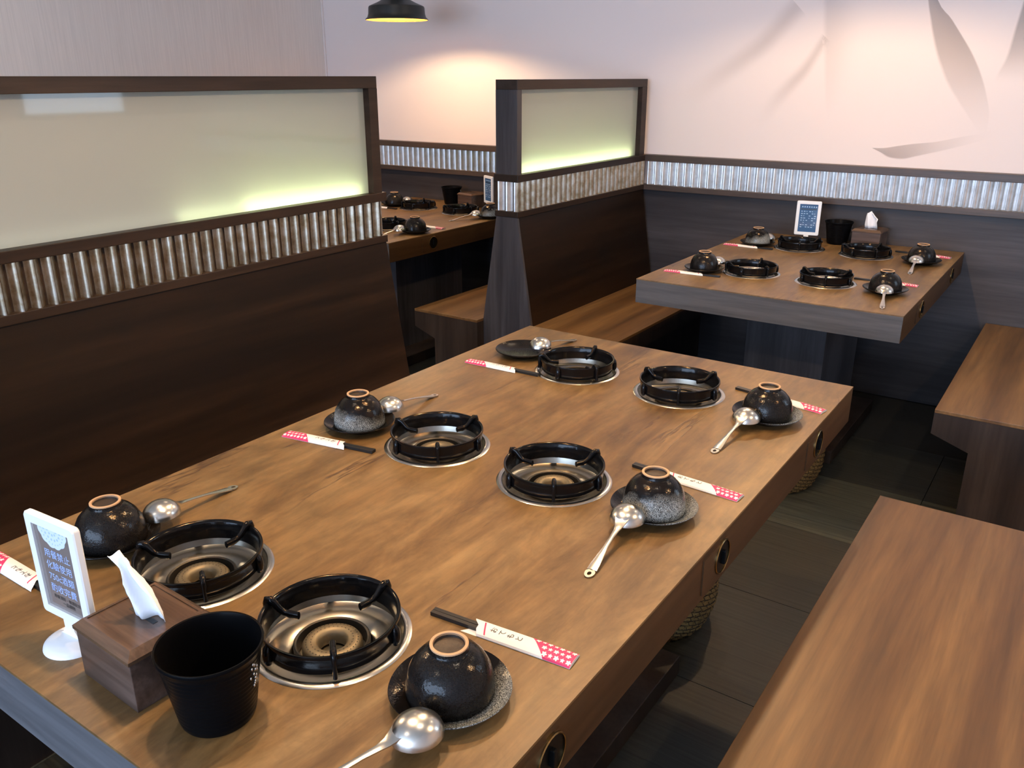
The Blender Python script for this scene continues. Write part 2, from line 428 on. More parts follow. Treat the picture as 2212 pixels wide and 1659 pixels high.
w2 = MB(); w2.box(XR + .02, XR + .08, 2.98, 3.01, 1.24, 2.2).box(XR + .02, XR + .08, 3.69, 3.72, 1.24, 2.2).box(XR + .02, XR + .08, 3.01, 3.69, 1.24, 1.27).box(XR + .02, XR + .08, 3.01, 3.69, 2.17, 2.2)
tag(w2.build('window_2', 'frame'), 'side window frame in the right wall', None, None, 'structure')

def corrugate(name, p0, p1, z0, z1, nrm, parent, amp=0.0110, pitch=0.0432, mat='galv'):
    """corrugated sheet standing from p0 to p1 (plan points), waves along nrm"""
    p0 = Vector(p0); p1 = Vector(p1); L = (p1 - p0).length; t = (p1 - p0) / L; nrm = Vector(nrm)
    n = max(8, int(L / pitch * 12)); v = []; f = []
    for i in range(n + 1):
        d = L * i / n; a = 2 * PI * d / pitch
        h = amp * (math.sin(a) + 0.18 * math.sin(2 * a))
        for off in (0.0, -0.0015):
            q = p0 + t * d + nrm * (h + off)
            v += [(q.x, q.y, z0), (q.x, q.y, z1)]
    for i in range(n):
        a = i * 4; b = a + 4
        f += [(a, b, b + 1, a + 1), (a + 2, a + 3, b + 3, b + 2), (a + 1, b + 1, b + 3, a + 3), (a, a + 2, b + 2, b)]
    return MB().add(v, f).build(name, mat, parent, smooth=50)
# wainscot cap, corrugated band and lower rail on the back wall
t1 = MB().box(XL + 0.03, XR, YW - 0.05, YW, 1.07, 1.104, 0.002).build('trim_1', 'rail_x'); tag(t1, 'upper walnut rail along the back wall', None, None, 'structure')
t2 = MB().box(XL + 0.03, XR, YW - 0.045, YW, 0.918, 0.947, 0.002).build('trim_2', 'rail_x'); tag(t2, 'lower walnut rail along the back wall', None, None, 'structure')
cs = corrugate('corrugated_band', (-2.07, YW - 0.020), (XR, YW - 0.020), 0.947, 1.07, (0, -1), wb)
cs2 = corrugate('corrugated_band', (XL + 0.03, YW - 0.020), (-2.2, YW - 0.020), 0.947, 1.07, (0, -1), wb)
tag(MB().box(XL, XL + 0.012, YW - 0.012, YW, 1.104, ZC, 0.003).build('trim_3', 'plaster'), 'white bead in the corner of the walls', None, None, 'structure')

# mural of large petals printed on the back wall
mural = thing('wall_mural', 'grey petal mural printed on the white wall above the back-right table', 'mural', (-1.0, YW - 0.002, 1.1))
def petal(L, R, alpha, edge=(0.02, 0.02), k=1.0):
    """soft printed petal between two edge curves; alpha(u, v) with v down its length"""
    def cat(P, t):
        t = t * (len(P) - 1); i = min(int(t), len(P) - 2); f = t - i
        g = lambda j: Vector(P[max(0, min(len(P) - 1, j))])
        a, b, c, d = g(i - 1), g(i), g(i + 1), g(i + 2)
        return 0.5 * ((2 * b) + (c - a) * f + (2 * a - 5 * b + 4 * c - d) * f * f + (3 * b - a - 3 * c + d) * f ** 3)
    nu, nv = 20, 40; v = []; al = []; f = []
    for j in range(nv + 1):
        a = cat(L, j / nv); b = cat(R, j / nv)
        for i in range(nu + 1):
            u = i / nu; p = a + (b - a) * u
            v.append((p.x + 1.0, 0, p.y - 1.1))
            e = min(1, u / edge[0]) * min(1, (1 - u) / edge[1])
            e = e * e * (3 - 2 * e)
            al.append(max(0, min(1, alpha(u, j / nv))) * e * k)
    for j in range(nv):
        for i in range(nu):
            q = j * (nu + 1) + i; f.append((q, q + 1, q + nu + 2, q + nu + 1))
    o = MB().add(v, f).build('petal', 'mural', mural, fix=False)
    at = o.data.attributes.new('ink', 'FLOAT', 'POINT')
    at.data.foreach_set('value', al)
    return o
sm = lambda x: max(0, min(1, x)) ** 2 * (3 - 2 * max(0, min(1, x)))
petal([(-0.86, 2.15), (-0.795, 1.834), (-0.771, 1.737), (-0.75, 1.664), (-0.727, 1.598), (-0.703, 1.545), (-0.663, 1.47), (-0.611, 1.4), (-0.551, 1.326), (-0.502, 1.264)],
      [(-0.86, 2.15), (-0.76, 1.832), (-0.681, 1.73), (-0.631, 1.665), (-0.586, 1.604), (-0.549, 1.544), (-0.52, 1.487), (-0.497, 1.43), (-0.472, 1.348), (-0.47, 1.265)],
      lambda u, v: sm(1.25 * (1 - v) + 0.05) * (0.8 + 0.2 * u), (0.1, 0.03), 0.50)
petal([(-0.931, 1.185), (-0.876, 1.188), (-0.825, 1.199), (-0.763, 1.211), (-0.709, 1.218), (-0.656, 1.226), (-0.566, 1.249), (-0.502, 1.264), (-0.414, 1.296)],
      [(-0.931, 1.184), (-0.891, 1.165), (-0.852, 1.144), (-0.795, 1.139), (-0.745, 1.152), (-0.689, 1.168), (-0.61, 1.191), (-0.518, 1.221), (-0.408, 1.263)],
      lambda u, v: sm(1.15 * (1 - v)) * (0.75 + 0.25 * u), (0.04, 0.12), 0.46)
petal([(-0.39, 2.15), (-0.424, 1.816), (-0.433, 1.737), (-0.439, 1.688), (-0.444, 1.637), (-0.45, 1.587), (-0.459, 1.551), (-0.472, 1.515), (-0.479, 1.491), (-0.483, 1.471)],
      [(-0.29, 2.15), (-0.25, 1.81), (-0.23, 1.732), (-0.22, 1.683), (-0.21, 1.634), (-0.21, 1.584), (-0.22, 1.55), (-0.24, 1.515), (-0.28, 1.483), (-0.33, 1.464)],
      lambda u, v: sm(1.3 * (1 - v)) * (1 - 0.6 * u), (0.05, 0.6), 0.46)
petal([(-1.30, 2.15), (-1.246, 1.846), (-1.229, 1.73), (-1.214, 1.62), (-1.2, 1.526), (-1.182, 1.422), (-1.167, 1.352), (-1.151, 1.299)],
      [(-1.0, 2.15), (-1.0, 1.839), (-1.0, 1.725), (-1.01, 1.618), (-1.03, 1.525), (-1.06, 1.423), (-1.09, 1.353), (-1.12, 1.3)],
      lambda u, v: (1 - u) * sm(1.4 * (1 - v)), (0.12, 0.8), 0.16)
petal([(-1.40, 1.86), (-1.54, 1.704), (-1.66, 1.618), (-1.787, 1.537), (-1.91, 1.471), (-2.016, 1.423)],
      [(-1.30, 1.76), (-1.443, 1.606), (-1.561, 1.518), (-1.674, 1.435), (-1.781, 1.339), (-1.872, 1.26)],
      lambda u, v: sm(1.2 * (1 - v)), (0.5, 0.5), 0.18)
petal([(-1.23, 1.69), (-1.308, 1.57), (-1.366, 1.509), (-1.426, 1.446), (-1.487, 1.373), (-1.53, 1.307)],
      [(-1.18, 1.65), (-1.254, 1.5), (-1.31, 1.429), (-1.368, 1.357), (-1.427, 1.273), (-1.481, 1.215)],
      lambda u, v: sm(1.2 * (1 - v)), (0.5, 0.5), 0.20)

# ================================================================== booth partitions
def partition(name, label, xr, xl, y0, y1, ztop, zslope, dx, posts, led, end_y=None):
    """A-shaped booth back with rails, corrugated band and a lit frosted-glass screen"""
    t = thing(name, label, 'partition', ((xr + xl) / 2, (y0 + y1) / 2, 0))
    ox, oy = t.location.x, t.location.y
    def B(): return MB()
    def fin(mb, nm, mat, par=t, **k):
        mb.v = [(x - ox, y - oy, z) for x, y, z in mb.v]
        return mb.build(nm, mat, par, **k)
    poly = [(xr, 0.92), (xr + dx, zslope), (xr + dx, 0.0), (xl - dx, 0.0), (xl - dx, zslope), (xl, 0.92)]
    ya = y0 + (0.014 if end_y == 'near' else 0)
    fin(B().prism(poly, ya, y1), 'backrest', 'dk_y')
    if end_y == 'near':
        fin(B().prism(poly, y0, ya - 0.0005), 'end_panel', 'dk_z')
    fin(B().box(xl - 0.006, xr + 0.006, y0 - 0.004, y1 + 0.004, 0.92, 0.946, 0.002), 'lower_rail', 'rail_y')
    fin(B().box(xl + 0.018, xr - 0.018, y0 + 0.018, y1 - 0.004, 0.946, 1.071), 'band_core', 'rail_y')
    for x, sgn in ((xr - 0.008, 1), (xl + 0.008, -1)):
        o = corrugate('corrugated_band', (x - ox, y0 - oy + 0.002), (x - ox, y1 - oy), 0.946, 1.071, (sgn, 0), t, mat='galv_brown')
    if end_y == 'near':
        corrugate('corrugated_band', (xl - ox + 0.002, y0 - oy + 0.009), (xr - ox - 0.002, y0 - oy + 0.009), 0.946, 1.071, (0, -1), t)
    fin(B().box(xl - 0.008, xr + 0.008, y0 - 0.006, y1 + 0.006, 1.071, 1.102, 0.002), 'upper_rail', 'rail_y')
    zt = ztop - 0.040
    fin(B().box(xl, xr, y0, posts[-1][1], zt, ztop, 0.0015), 'top_rail', 'rail_y')
    for k, (a, b) in enumerate(posts):
        fin(B().box(xl, xr, a, b, 1.102, zt), 'post', 'dk_z' if (end_y == 'near' and k == 0) else 'rail_y')
    ya, yb = posts[0][1], posts[-1][0]
    for x in (xr - 0.030, xl + 0.030):
        pane = fin(B().box(x - 0.003, x + 0.003, ya, yb, 1.102, zt), 'glass_pane', 'frost')
        pane.data.materials.append(M['clear'])     # frosted film on the outer face, clear glass behind it
        for p in pane.data.polygons:
            p.material_index = 0 if p.normal.x * (1 if x > (xl + xr) / 2 else -1) > 0.5 else 1
    for (a, b, mat) in led:
        st = fin(B().box(xr - 0.060, xr - 0.048, a, b, 1.103, 1.111), 'led_strip', mat)
    return t
P1R, P1L = -2.17, -2.28
partition('booth_partition', 'long dark wood partition with frosted glass on the left behind the front table', P1R, P1L, -0.4, 2.32, 1.50, 0.40, 0.09,
          [(-0.4, -0.36), (2.270, 2.312)], [(1.72, 2.23, 'led'), (1.48, 1.72, 'led_mid'), (-0.3, 1.48, 'led_dim')])
P2R, P2L = -2.08, -2.19
partition('booth_partition', 'short A-shaped dark wood partition with frosted glass against the back wall', P2R, P2L, 3.055, 4.275, 1.487, 0.44, 0.078,
          [(3.055, 3.089), (4.215, 4.27)], [(3.12, 4.16, 'led')], 'near')

# ================================================================== benches
def bench(name, label, x_in, x_out, y0, y1, zt, both=False, group=None):
    """box bench: thick lip, underside drawn in to a recessed base; x_out is the free lip"""
    sgn = 1 if x_out > x_in else -1
    cx = (x_in + x_out) / 2
    t = thing(name, label, 'bench', (cx, (y0 + y1) / 2, 0), 0, group)
    h = abs(x_out - x_in) / 2; hy = (y1 - y0) / 2
    zl = zt - 0.088; zb = zt - 0.132
    def X(v): return sgn * v
    inn = -h + (0.122 if both else 0.0)
    poly = [(X(h), zt - 0.012), (X(h), zl), (X(h - 0.122), zb), (X(h - 0.122), 0), (X(inn), 0)]
    if both: poly += [(X(inn), zb), (X(-h), zl), (X(-h), zt - 0.012)]
    else: poly += [(X(-h), zt - 0.012)]
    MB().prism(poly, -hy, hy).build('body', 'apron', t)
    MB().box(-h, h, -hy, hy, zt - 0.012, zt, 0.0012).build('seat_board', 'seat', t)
    return t
bench('bench', 'brown backless bench in the right foreground beside the front table', 0.155, -0.337, 0.42, 2.235, 0.44, True, 'backless benches')
bench('bench', 'brown backless bench at right touching the back wall panelling', 0.155, -0.328, 3.0, 4.29, 0.44, True, 'backless benches')
bench('booth_seat', 'wooden booth seat right of the short partition, left of the back-right table', -2.0, -1.575, 3.01, 4.29, 0.44)
bench('booth_seat', 'wooden booth seat left of the short partition, under the far-left table', -2.27, -2.65, 3.008, 4.29, 0.44)
bench('booth_seat', 'shadowed booth seat between the long partition and the front table', -2.078, -1.66, -0.3, 2.30, 0.385)

# ================================================================== tables
HR = 0.1042     # hob hole radius
def table(name, label, x0, x1, y0, y1, hx, hy, knobs, ped, plinth):
    cx, cy = (x0 + x1) / 2, (y0 + y1) / 2
    t = thing(name, label, 'table', (cx, cy, 0))
    Z = 0.75; th = 0.095; tt = 0.004
    xs = [x0]; ys = [y0]
    for h in hx: xs += [h - 0.122, h + 0.122]
    for h in hy: ys += [h - 0.122, h + 0.122]
    xs.append(x1); ys.append(y1)
    xs = [x - cx for x in xs]; ys = [y - cy for y in ys]
    mb = MB(); n = 48
    for i in range(len(xs) - 1):
        for j in range(len(ys) - 1):
            a, b, c, d = xs[i], xs[i + 1], ys[j], ys[j + 1]
            if i % 2 == 1 and j % 2 == 1:
                mx, my = (a + b) / 2, (c + d) / 2; hw = (b - a) / 2
                v = []; f = []
                for k in range(n):
                    an = 2 * PI * k / n; ca, sa = math.cos(an), math.sin(an)
                    q = hw / max(abs(ca), abs(sa))
                    v += [(mx + HR * ca, my + HR * sa, Z), (mx + q * ca, my + q * sa, Z), (mx + HR * ca, my + HR * sa, Z - 0.03)]
                for k in range(n):
                    p = 3 * k; q = 3 * ((k + 1) % n)
                    f += [(p, p + 1, q + 1, q), (p, q, q + 2, p + 2)]
                mb.add(v, f)
            else:
                mb.add([(a, c, Z), (b, c, Z), (b, d, Z), (a, d, Z)], [(0, 1, 2, 3)])
    X0, X1, Y0, Y1 = xs[0], xs[-1], ys[0], ys[-1]
    for a, b in (((X0, Y0), (X1, Y0)), ((X1, Y0), (X1, Y1)), ((X1, Y1), (X0, Y1)), ((X0, Y1), (X0, Y0))):
        mb.add([(a[0], a[1], Z - tt), (b[0], b[1], Z - tt), (b[0], b[1], Z), (a[0], a[1], Z)], [(0, 1, 2, 3)])
    mb.build('tabletop', 'top', t, fix=False)
    # apron boards, long sides and ends, with the underside
    zb = Z - th
    for x, nm in ((X1 - 0.02, 'side_board'), (X0, 'side_board')):
        MB().box(x, x + 0.02, Y0 + 0.002, Y1 - 0.002, zb, Z - tt).build(nm, 'slab', t)
    for y in (Y0, Y1 - 0.02):
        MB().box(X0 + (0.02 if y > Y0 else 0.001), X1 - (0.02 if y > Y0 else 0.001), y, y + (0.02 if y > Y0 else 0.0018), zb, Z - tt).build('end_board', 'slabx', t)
    MB().box(X0 + 0.02, X1 - 0.02, Y0 + 0.02, Y1 - 0.02, zb, zb + 0.012).build('underside', 'dk_y', t)
    for (a, b, c, d) in ped:
        MB().box(a - cx, b - cx, c - cy, d - cy, 0.058 if plinth else 0, zb).build('pedestal', 'dk_z', t)
    if plinth:
        a, b, c, d = plinth
        MB().box(a - cx, b - cx, c - cy, d - cy, 0, 0.058, 0.003).build('plinth', 'apron', t)
    for (side, ky) in knobs:
        s = 1 if side == 'r' else -1
        X = (X1 if s > 0 else X0)
        def side_lathe(prof, nm, mat, par, k=32):
            m = MB().lathe(prof, k)
            m.v = [(X + s * z, ky - cy + x, 0.7035 + y) for x, y, z in m.v]
            return m.build(nm, mat, par, smooth=40)
        pl = MB().box(X - (0 if s > 0 else 0.0025), X + (0.0025 if s > 0 else 0), ky - cy - 0.085, ky - cy + 0.02, 0.668, 0.735).build('control_plate', 'slab', t)
        kb = side_lathe([(0.0, 0.0028), (0.0302, 0.0028), (0.0302, 0.004)], 'gas_control', 'black', t)
        side_lathe([(0.0300, 0.0026), (0.0300, 0.0050), (0.0312, 0.0056), (0.0328, 0.0045), (0.0328, 0.0)], 'bezel', 'brass', kb)
        g = MB().box(X + s * 0.004 - 0.004, X + s * 0.004 + 0.006, ky - cy - 0.004, ky - cy + 0.004, 0.690, 0.717, 0.002)
        g.build('knob', 'black', kb)
    return t
T1 = dict(x0=-1.43, x1=-0.433, y0=0.385, y1=2.175, hx=[-1.082, -0.785], hy=[0.685, 1.285, 1.88])
T2 = dict(x0=-1.453, x1=-0.467, y0=2.972, y1=4.288, hx=[-1.115, -0.82], hy=[3.327, 3.967])
T3 = dict(x0=-3.755, x1=-2.765, y0=2.972, y1=4.288, hx=[-3.40, -3.075], hy=[3.305, 3.935])
table('dining_table', 'long rustic wood hotpot table in the foreground with six gas burners', **T1,
      knobs=[('r', 0.71), ('r', 1.278), ('r', 1.868), ('l', 0.69), ('l', 1.287), ('l', 1.9)], ped=[(-1.09, -0.77, 0.75, 1.70)], plinth=(-1.20, -0.685, 0.62, 1.78))
table('dining_table', 'rustic wood hotpot table at back right against the wall with four burners', **T2,
      knobs=[('r', 3.30), ('r', 3.97), ('l', 3.30), ('l', 3.97)], ped=[(-1.124, -0.80, 3.37, 3.95)], plinth=(-1.22, -0.71, 3.33, 4.05))
table('dining_table', 'far-left hotpot table seen through the gap between the two partitions', **T3,
      knobs=[('r', 3.30), ('r', 3.95)], ped=[(-3.42, -3.09, 3.37, 3.95)], plinth=(-3.54, -2.96, 3.20, 4.05))

# ================================================================== hobs and pot stands
def make_hob():
    t = thing('gas_burner', '', 'burner')
    MB().lathe([(0.1020, 0.0002), (0.1020, 0.0016), (0.1045, 0.0032), (0.1105, 0.0030), (0.1145, 0.0004)], 64).build('steel_rim', 'steel', t, smooth=60)
    MB().lathe([(0.1022, 0.0016), (0.1010, -0.002), (0.098, -0.010), (0.091, -0.0125), (0.080, -0.012), (0.066, -0.0145), (0.058, -0.019), (0.055, -0.030), (0.0, -0.030)], 64).build('drip_pan', 'welld', t, smooth=40)
    MB().lathe([(0.0545, -0.030), (0.0545, -0.0075), (0.0525, -0.0060), (0.050, -0.0075), (0.049, -0.028)], 48).build('burner_collar', 'soot', t, smooth=50)
    h = MB().lathe([(0.043, -0.030), (0.043, -0.013), (0.040, -0.0085), (0.033, -0.0065), (0.0245, -0.0080), (0.020, -0.013), (0.0195, -0.028)], 48).build('burner_head', 'brassburner', t, smooth=45)
    ports = MB()
    for rr, nn in ((0.037, 40), (0.030, 30)):
        for i in range(nn):
            a = 2 * PI * i / nn
            ports.lathe([(0.0, 0.0), (0.0009, 0.0)], 6, (rr * math.cos(a), rr * math.sin(a), -0.0072 if rr > 0.034 else -0.0066))
    ports.build('gas_ports', 'soot', h)['kind'] = 'stuff'
    MB().tube([(0, 0, -0.029), (0, 0, -0.012)], 0.005, 10).build('igniter', 'soot', t, smooth=50)
    return t
def make_stand():
    t = thing('pot_stand', '', 'pot stand')
    prof = [(0.0905, 0.0065), (0.0940, 0.0060), (0.0962, 0.0090), (0.0972, 0.020), (0.0982, 0.031), (0.1000, 0.0345), (0.0992, 0.0382), (0.0960, 0.0380), (0.0938, 0.034), (0.0922, 0.020)]
    MB().lathe(prof, 72, close=True).build('ring', 'iron', t, smooth=60)
    path = [(0.1020, 0.0060), (0.1015, 0.014), (0.1015, 0.026), (0.1015, 0.0345), (0.0990, 0.0405), (0.0945, 0.0415), (0.0890, 0.0380), (0.0805, 0.0290), (0.0725, 0.0240), (0.0640, 0.0230), (0.0500, 0.0230)]
    rad = [0.0050, 0.0048, 0.0048, 0.0056, 0.0066, 0.0068, 0.0064, 0.0056, 0.0054, 0.0064, 0.0060]
    lug = [(0.0990, 0.0060), (0.1005, 0.012), (0.1005, 0.021), (0.0995, 0.030), (0.0975, 0.0355)]
    fp = fl_ = None
    for i in range(3):
        if fp is None:
            fp = MB().tube([(r, 0, z) for r, z in path], rad, 10, 0.72, Vector((0, 1, 0))).build('prong', 'iron', t, smooth=60); o = fp
            fl_ = MB().tube([(r, 0, z) for r, z in lug], [0.0045, 0.0058, 0.0060, 0.0052, 0.0030], 10, 1.3, Vector((0, 1, 0))).build('foot', 'iron', t, smooth=60); q = fl_
        else:
            o = fp.copy(); C.objects.link(o); q = fl_.copy(); C.objects.link(q)
        o.rotation_euler = (0, 0, 2 * PI * i / 3); q.rotation_euler = (0, 0, 2 * PI * (i + 0.5) / 3)
    return t
HOB, STAND = make_hob(), make_stand()
used = {}
def place(proto, loc, rz, label, group, cat=None):
    k = proto.name
    if k not in used: o = proto; used[k] = 1
    else: o = copy_tree(proto)
    o.location = loc; o.rotation_euler = (0, 0, rz)
    o['label'] = label; o['group'] = group
    return o
CAMDIR = lambda x, y: math.atan2(-y, -x)     # direction from a point to the viewer, plan
hobs = []
for (T, nm, rows) in ((T1, 'front table', ['near', 'middle', 'far']), (T2, 'back-right table', ['front', 'back']), (T3, 'far-left table', ['front', 'back'])):
    for j, y in enumerate(T['hy']):
        for i, x in enumerate(T['hx']):
            hobs.append((x, y, rows[j] + (' left' if i == 0 else ' right'), nm))
spin = {('far left', 'front table'): math.radians(30), ('front left', 'back-right table'): math.radians(38), ('back right', 'back-right table'): math.radians(25),
        ('back left', 'far-left table'): math.radians(40), ('back right', 'far-left table'): math.radians(36), ('front right', 'far-left table'): math.radians(33), ('front left', 'far-left table'): math.radians(20)}
for x, y, pos, nm in hobs:
    place(HOB, (x, y, 0.75), 0, f'round steel gas burner sunk into the {nm}, {pos} position', 'gas burners in the tables')
    place(STAND, (x, y, 0.75), CAMDIR(x, y) + spin.get((pos, nm), 0.0), f'black iron pot stand ring on the {pos} burner of the {nm}', 'black pot stands')

# ================================================================== crockery
def make_plate(mat):
    t = thing('plate', '', 'plate')
    prof = [(0.0, 0.004), (0.040, 0.0045), (0.046, 0.0055), (0.060, 0.0095), (0.072, 0.0150), (0.0775, 0.0190), (0.0790, 0.0200), (0.0795, 0.0190), (0.0780, 0.0165),
            (0.066, 0.0095), (0.050, 0.0045), (0.046, 0.0), (0.042, 0.0), (0.040, 0.0018), (0.0, 0.0018)]
    wob = lambda r, z, a, k: r * (1 + 0.006 * math.sin(3 * a + 1) + 0.004 * math.sin(5 * a)) if r > 0.055 else r
    MB().lathe(prof, 64, mod=wob).build('body', mat, t, smooth=55)
    return t
def make_bowl(mat):
    t = thing('bowl', '', 'bowl')
    out = [(0.0555, 0.0), (0.0570, 0.0015), (0.0570, 0.010), (0.0560, 0.022), (0.0525, 0.036), (0.0465, 0.048), (0.0380, 0.0575), (0.0300, 0.0625), (0.0265, 0.0640), (0.0250, 0.0655), (0.0247, 0.0715)]
    inn = [(0.0540, 0.0), (0.0535, 0.010), (0.0520, 0.022), (0.0480, 0.036), (0.0400, 0.048), (0.030, 0.0545), (0.0, 0.057)]
    wob = lambda r, z, a, k: r * (1 + 0.008 * math.sin(2 * a + 0.6) * min(1, (0.07 - z) / 0.03))
    MB().lathe(list(reversed(inn)) + out, 64, mod=wob).build('body', mat, t, smooth=55)
    MB().lathe([(0.0247, 0.0712), (0.0247, 0.0735), (0.0232, 0.0742), (0.0208, 0.0738), (0.0200, 0.0712)], 48).build('foot_ring', 'clay', t, smooth=60)
    MB().lathe([(0.0203, 0.0725), (0.0195, 0.0675), (0.0, 0.0660)], 48).build('foot_well', 'clay_in', t, smooth=60)
    return t
def make_ladle():
    """ladle lying bowl-down: scoop centred at the origin, handle running to -y and down to the table"""
    t = thing('ladle', '', 'ladle')
    n, m = 32, 9; v = []; f = []
    zr = 0.0215
    def pt(a, p, sh):
        rx, ry, rz = 0.0315 - sh, 0.0335 - sh, 0.0265 - sh
        return (rx * math.cos(p) * math.cos(a), ry * math.cos(p) * math.sin(a), zr + rz * math.sin(p))
    for sh in (0.0, 0.0012):
        for k in range(m):
            p = (PI / 2) * k / (m - 1) * 0.985
            for i in range(n): v.append(pt(2 * PI * i / n, p, sh))
    for s in (0, 1):
        o = s * n * m
        for k in range(m - 1):
            for i in range(n):
                j = (i + 1) % n; f.append((o + k * n + i, o + k * n + j, o + (k + 1) * n + j, o + (k + 1) * n + i))
        f.append(tuple(o + (m - 1) * n + i for i in range(n)))
    for i in range(n):
        j = (i + 1) % n; f.append((i, j, n * m + j, n * m + i))
    MB().add(v, f).build('scoop', 'spoon', t, smooth=60)
    # handle: flat strip, waisted, with a broad end holding a hole
    L = [(-0.024, 0.0365, 0.0125), (-0.030, 0.0325, 0.0105), (-0.038, 0.0275, 0.0075), (-0.050, 0.0245, 0.0050), (-0.070, 0.0215, 0.0038), (-0.095, 0.0170, 0.0042),
         (-0.118, 0.0118, 0.0062), (-0.140, 0.0068, 0.0082), (-0.153, 0.0040, 0.0086)]
    th = 0.0017; v = []; f = []
    for (y, z, hw) in L:
        v += [(-hw, y, z), (0, y, z + th * 0.9), (hw, y, z), (hw, y, z - th), (0, y, z - th * 0.4), (-hw, y, z - th)]
    for i in range(len(L) - 1):
        for k in range(6):
            j = (k + 1) % 6; f.append((i * 6 + k, i * 6 + j, i * 6 + 6 + j, i * 6 + 6 + k))
    f.append((0, 1, 2, 3, 4, 5))
    # rounded tip with hole: ring between an outer half-oval and the hole
    hb = MB().add(v, f)
    c = (0, -0.160, 0.0026); K = 24; w_ = []; g = []
    for i in range(K):
        a = 2 * PI * i / K
        ox, oy = 0.0086 * math.cos(a), 0.0125 * math.sin(a)
        if math.sin(a) > 0: oy = 0.0078 * math.sin(a); ox = 0.0087 * math.cos(a)
        hx_, hy_ = 0.0034 * math.cos(a), 0.0048 * math.sin(a) - 0.003
        for (px, py) in ((ox, oy), (hx_, hy_)):
            zz = c[2] - 0.0008 + (py) * 0.20 * 0.6
            w_ += [(px, c[1] + py, zz + th), (px, c[1] + py, zz)]
    for i in range(K):
        p = 4 * i; q = 4 * ((i + 1) % K)
        g += [(p, q, q + 2, p + 2), (p + 1, p + 3, q + 3, q + 1), (p, p + 1, q + 1, q), (p + 2, q + 2, q + 3, p + 3)]
    hb.add(w_, g)
    hb.build('handle', 'spoon', t, smooth=60)
    return t
def make_chopsticks():
    """set centred at origin: chopstick tips at -x, printed sleeve end at +x"""
    t = thing('chopstick_set', '', 'chopsticks')
    L0, L1 = -0.116, 0.116
    for y in (-0.0037, 0.0037):
        b = MB(); w0, w1 = 0.0034, 0.0026
        b.add([(L0, y - w0, 0.0006), (L0, y + w0, 0.0006), (L0, y + w0, 0.0066), (L0, y - w0, 0.0066), (L1 - 0.006, y - w1, 0.0008), (L1 - 0.006, y + w1, 0.0008), (L1 - 0.006, y + w1, 0.0052), (L1 - 0.006, y - w1, 0.0052)],
              [(3, 2, 1, 0), (4, 5, 6, 7), (0, 1, 5, 4), (1, 2, 6, 5), (2, 3, 7, 6), (3, 0, 4, 7)])
        b.build('chopstick', 'chop', t)
    sl = MB(); h = 0.0166; xs = -0.041
    # back sheet, longer at the mouth; bulged front sheet with a slanted mouth
    sl.add([(xs - 0.017, -h, 0.0003), (xs + 0.012, h, 0.0003), (L1, h, 0.0003), (L1, -h, 0.0003)], [(0, 3, 2, 1)])
    prof = [(-h, 0.0012), (-0.0150, 0.0040), (-0.0085, 0.0070), (0.0, 0.0074), (0.0085, 0.0070), (0.0150, 0.0040), (h, 0.0012)]
    nx = 10; v = []; f = []
    def top(x, y, z):
        k = min(1.0, max(0.0, (L1 - x) / 0.05)); return z * (0.72 + 0.28 * k)
    for i in range(nx + 1):
        for (y, z) in prof:
            x0 = xs + (y / h) * -0.010 + (0.004 if abs(y) < 0.002 else 0)
            x = x0 + (L1 - x0) * i / nx
            v.append((x, y, top(x, y, z)))
    n7 = len(prof)
    for i in range(nx):
        for k in range(n7 - 1):
            q = i * n7 + k; f.append((q, q + n7, q + n7 + 1, q + 1))
    sl.add(v, f)
    so = sl.build('paper_sleeve', 'paperw', t, smooth=30)
    def surf(x, y):
        y = max(-h, min(h, y))
        for (a, za), (b, zb) in zip(prof[:-1], prof[1:]):
            if a <= y <= b: return top(x, y, za + (zb - za) * (y - a) / (b - a)) 
        return 0.0005
    def patch(x0f, x1f, nm, mat, nx=14, off=0.00025, ya=-h, yb=h):
        ysub = sorted(set([p for p, _ in prof if ya < p < yb] + [ya, yb]))
        v = []; f = []
        for i in range(nx + 1):
            for y in ysub:
                x = x0f(y) + (x1f(y) - x0f(y)) * i / nx; v.append((x, y, surf(x, y) + off))
        m = len(ysub)
        for i in range(nx):
            for k in range(m - 1):
                q = i * m + k; f.append((q, q + m, q + m + 1, q + 1))
        return MB().add(v, f).build(nm, mat, so, smooth=30, fix=False)
    patch(lambda y: 0.059 - y * 0.95, lambda y: L1 - 0.0003, 'pink_panel', 'pink')
    patch(lambda y: xs + 0.014 - y * 0.45, lambda y: xs + 0.0165 - y * 0.45, 'pink_stripe', 'pink', 2, 0.0003, -0.014, 0.011)
    fm = MB()
    for r_, y in enumerate((-0.0108, -0.0002, 0.0104)):
        x = 0.0470 + (r_ % 2) * 0.0046; c_ = r_
        while x < L1 - 0.003:
            if x > 0.059 - y * 0.95 + 0.0042:
                star = (c_ % 2 == 0); n_ = 20 if not star else 10; pts = []
                for k in range(n_):
                    a = 2 * PI * k / n_ + 0.3
                    rr = (0.0042 * (0.50 + 0.50 * abs(math.cos(2.5 * a)))) if not star else (0.0039 if k % 2 == 0 else 0.0019)
                    px, py = x + rr * math.cos(a), y + rr * math.sin(a); pts.append((px, py, surf(px, py) + 0.0006))
                pts.append((x, y, surf(x, y) + 0.0008)); m_ = len(pts) - 1
                fm.add(pts, [(k, (k + 1) % m_, m_) for k in range(m_)])
            x += 0.0092; c_ += 1
    fm.build('flower_print', 'paperw', so, fix=False)
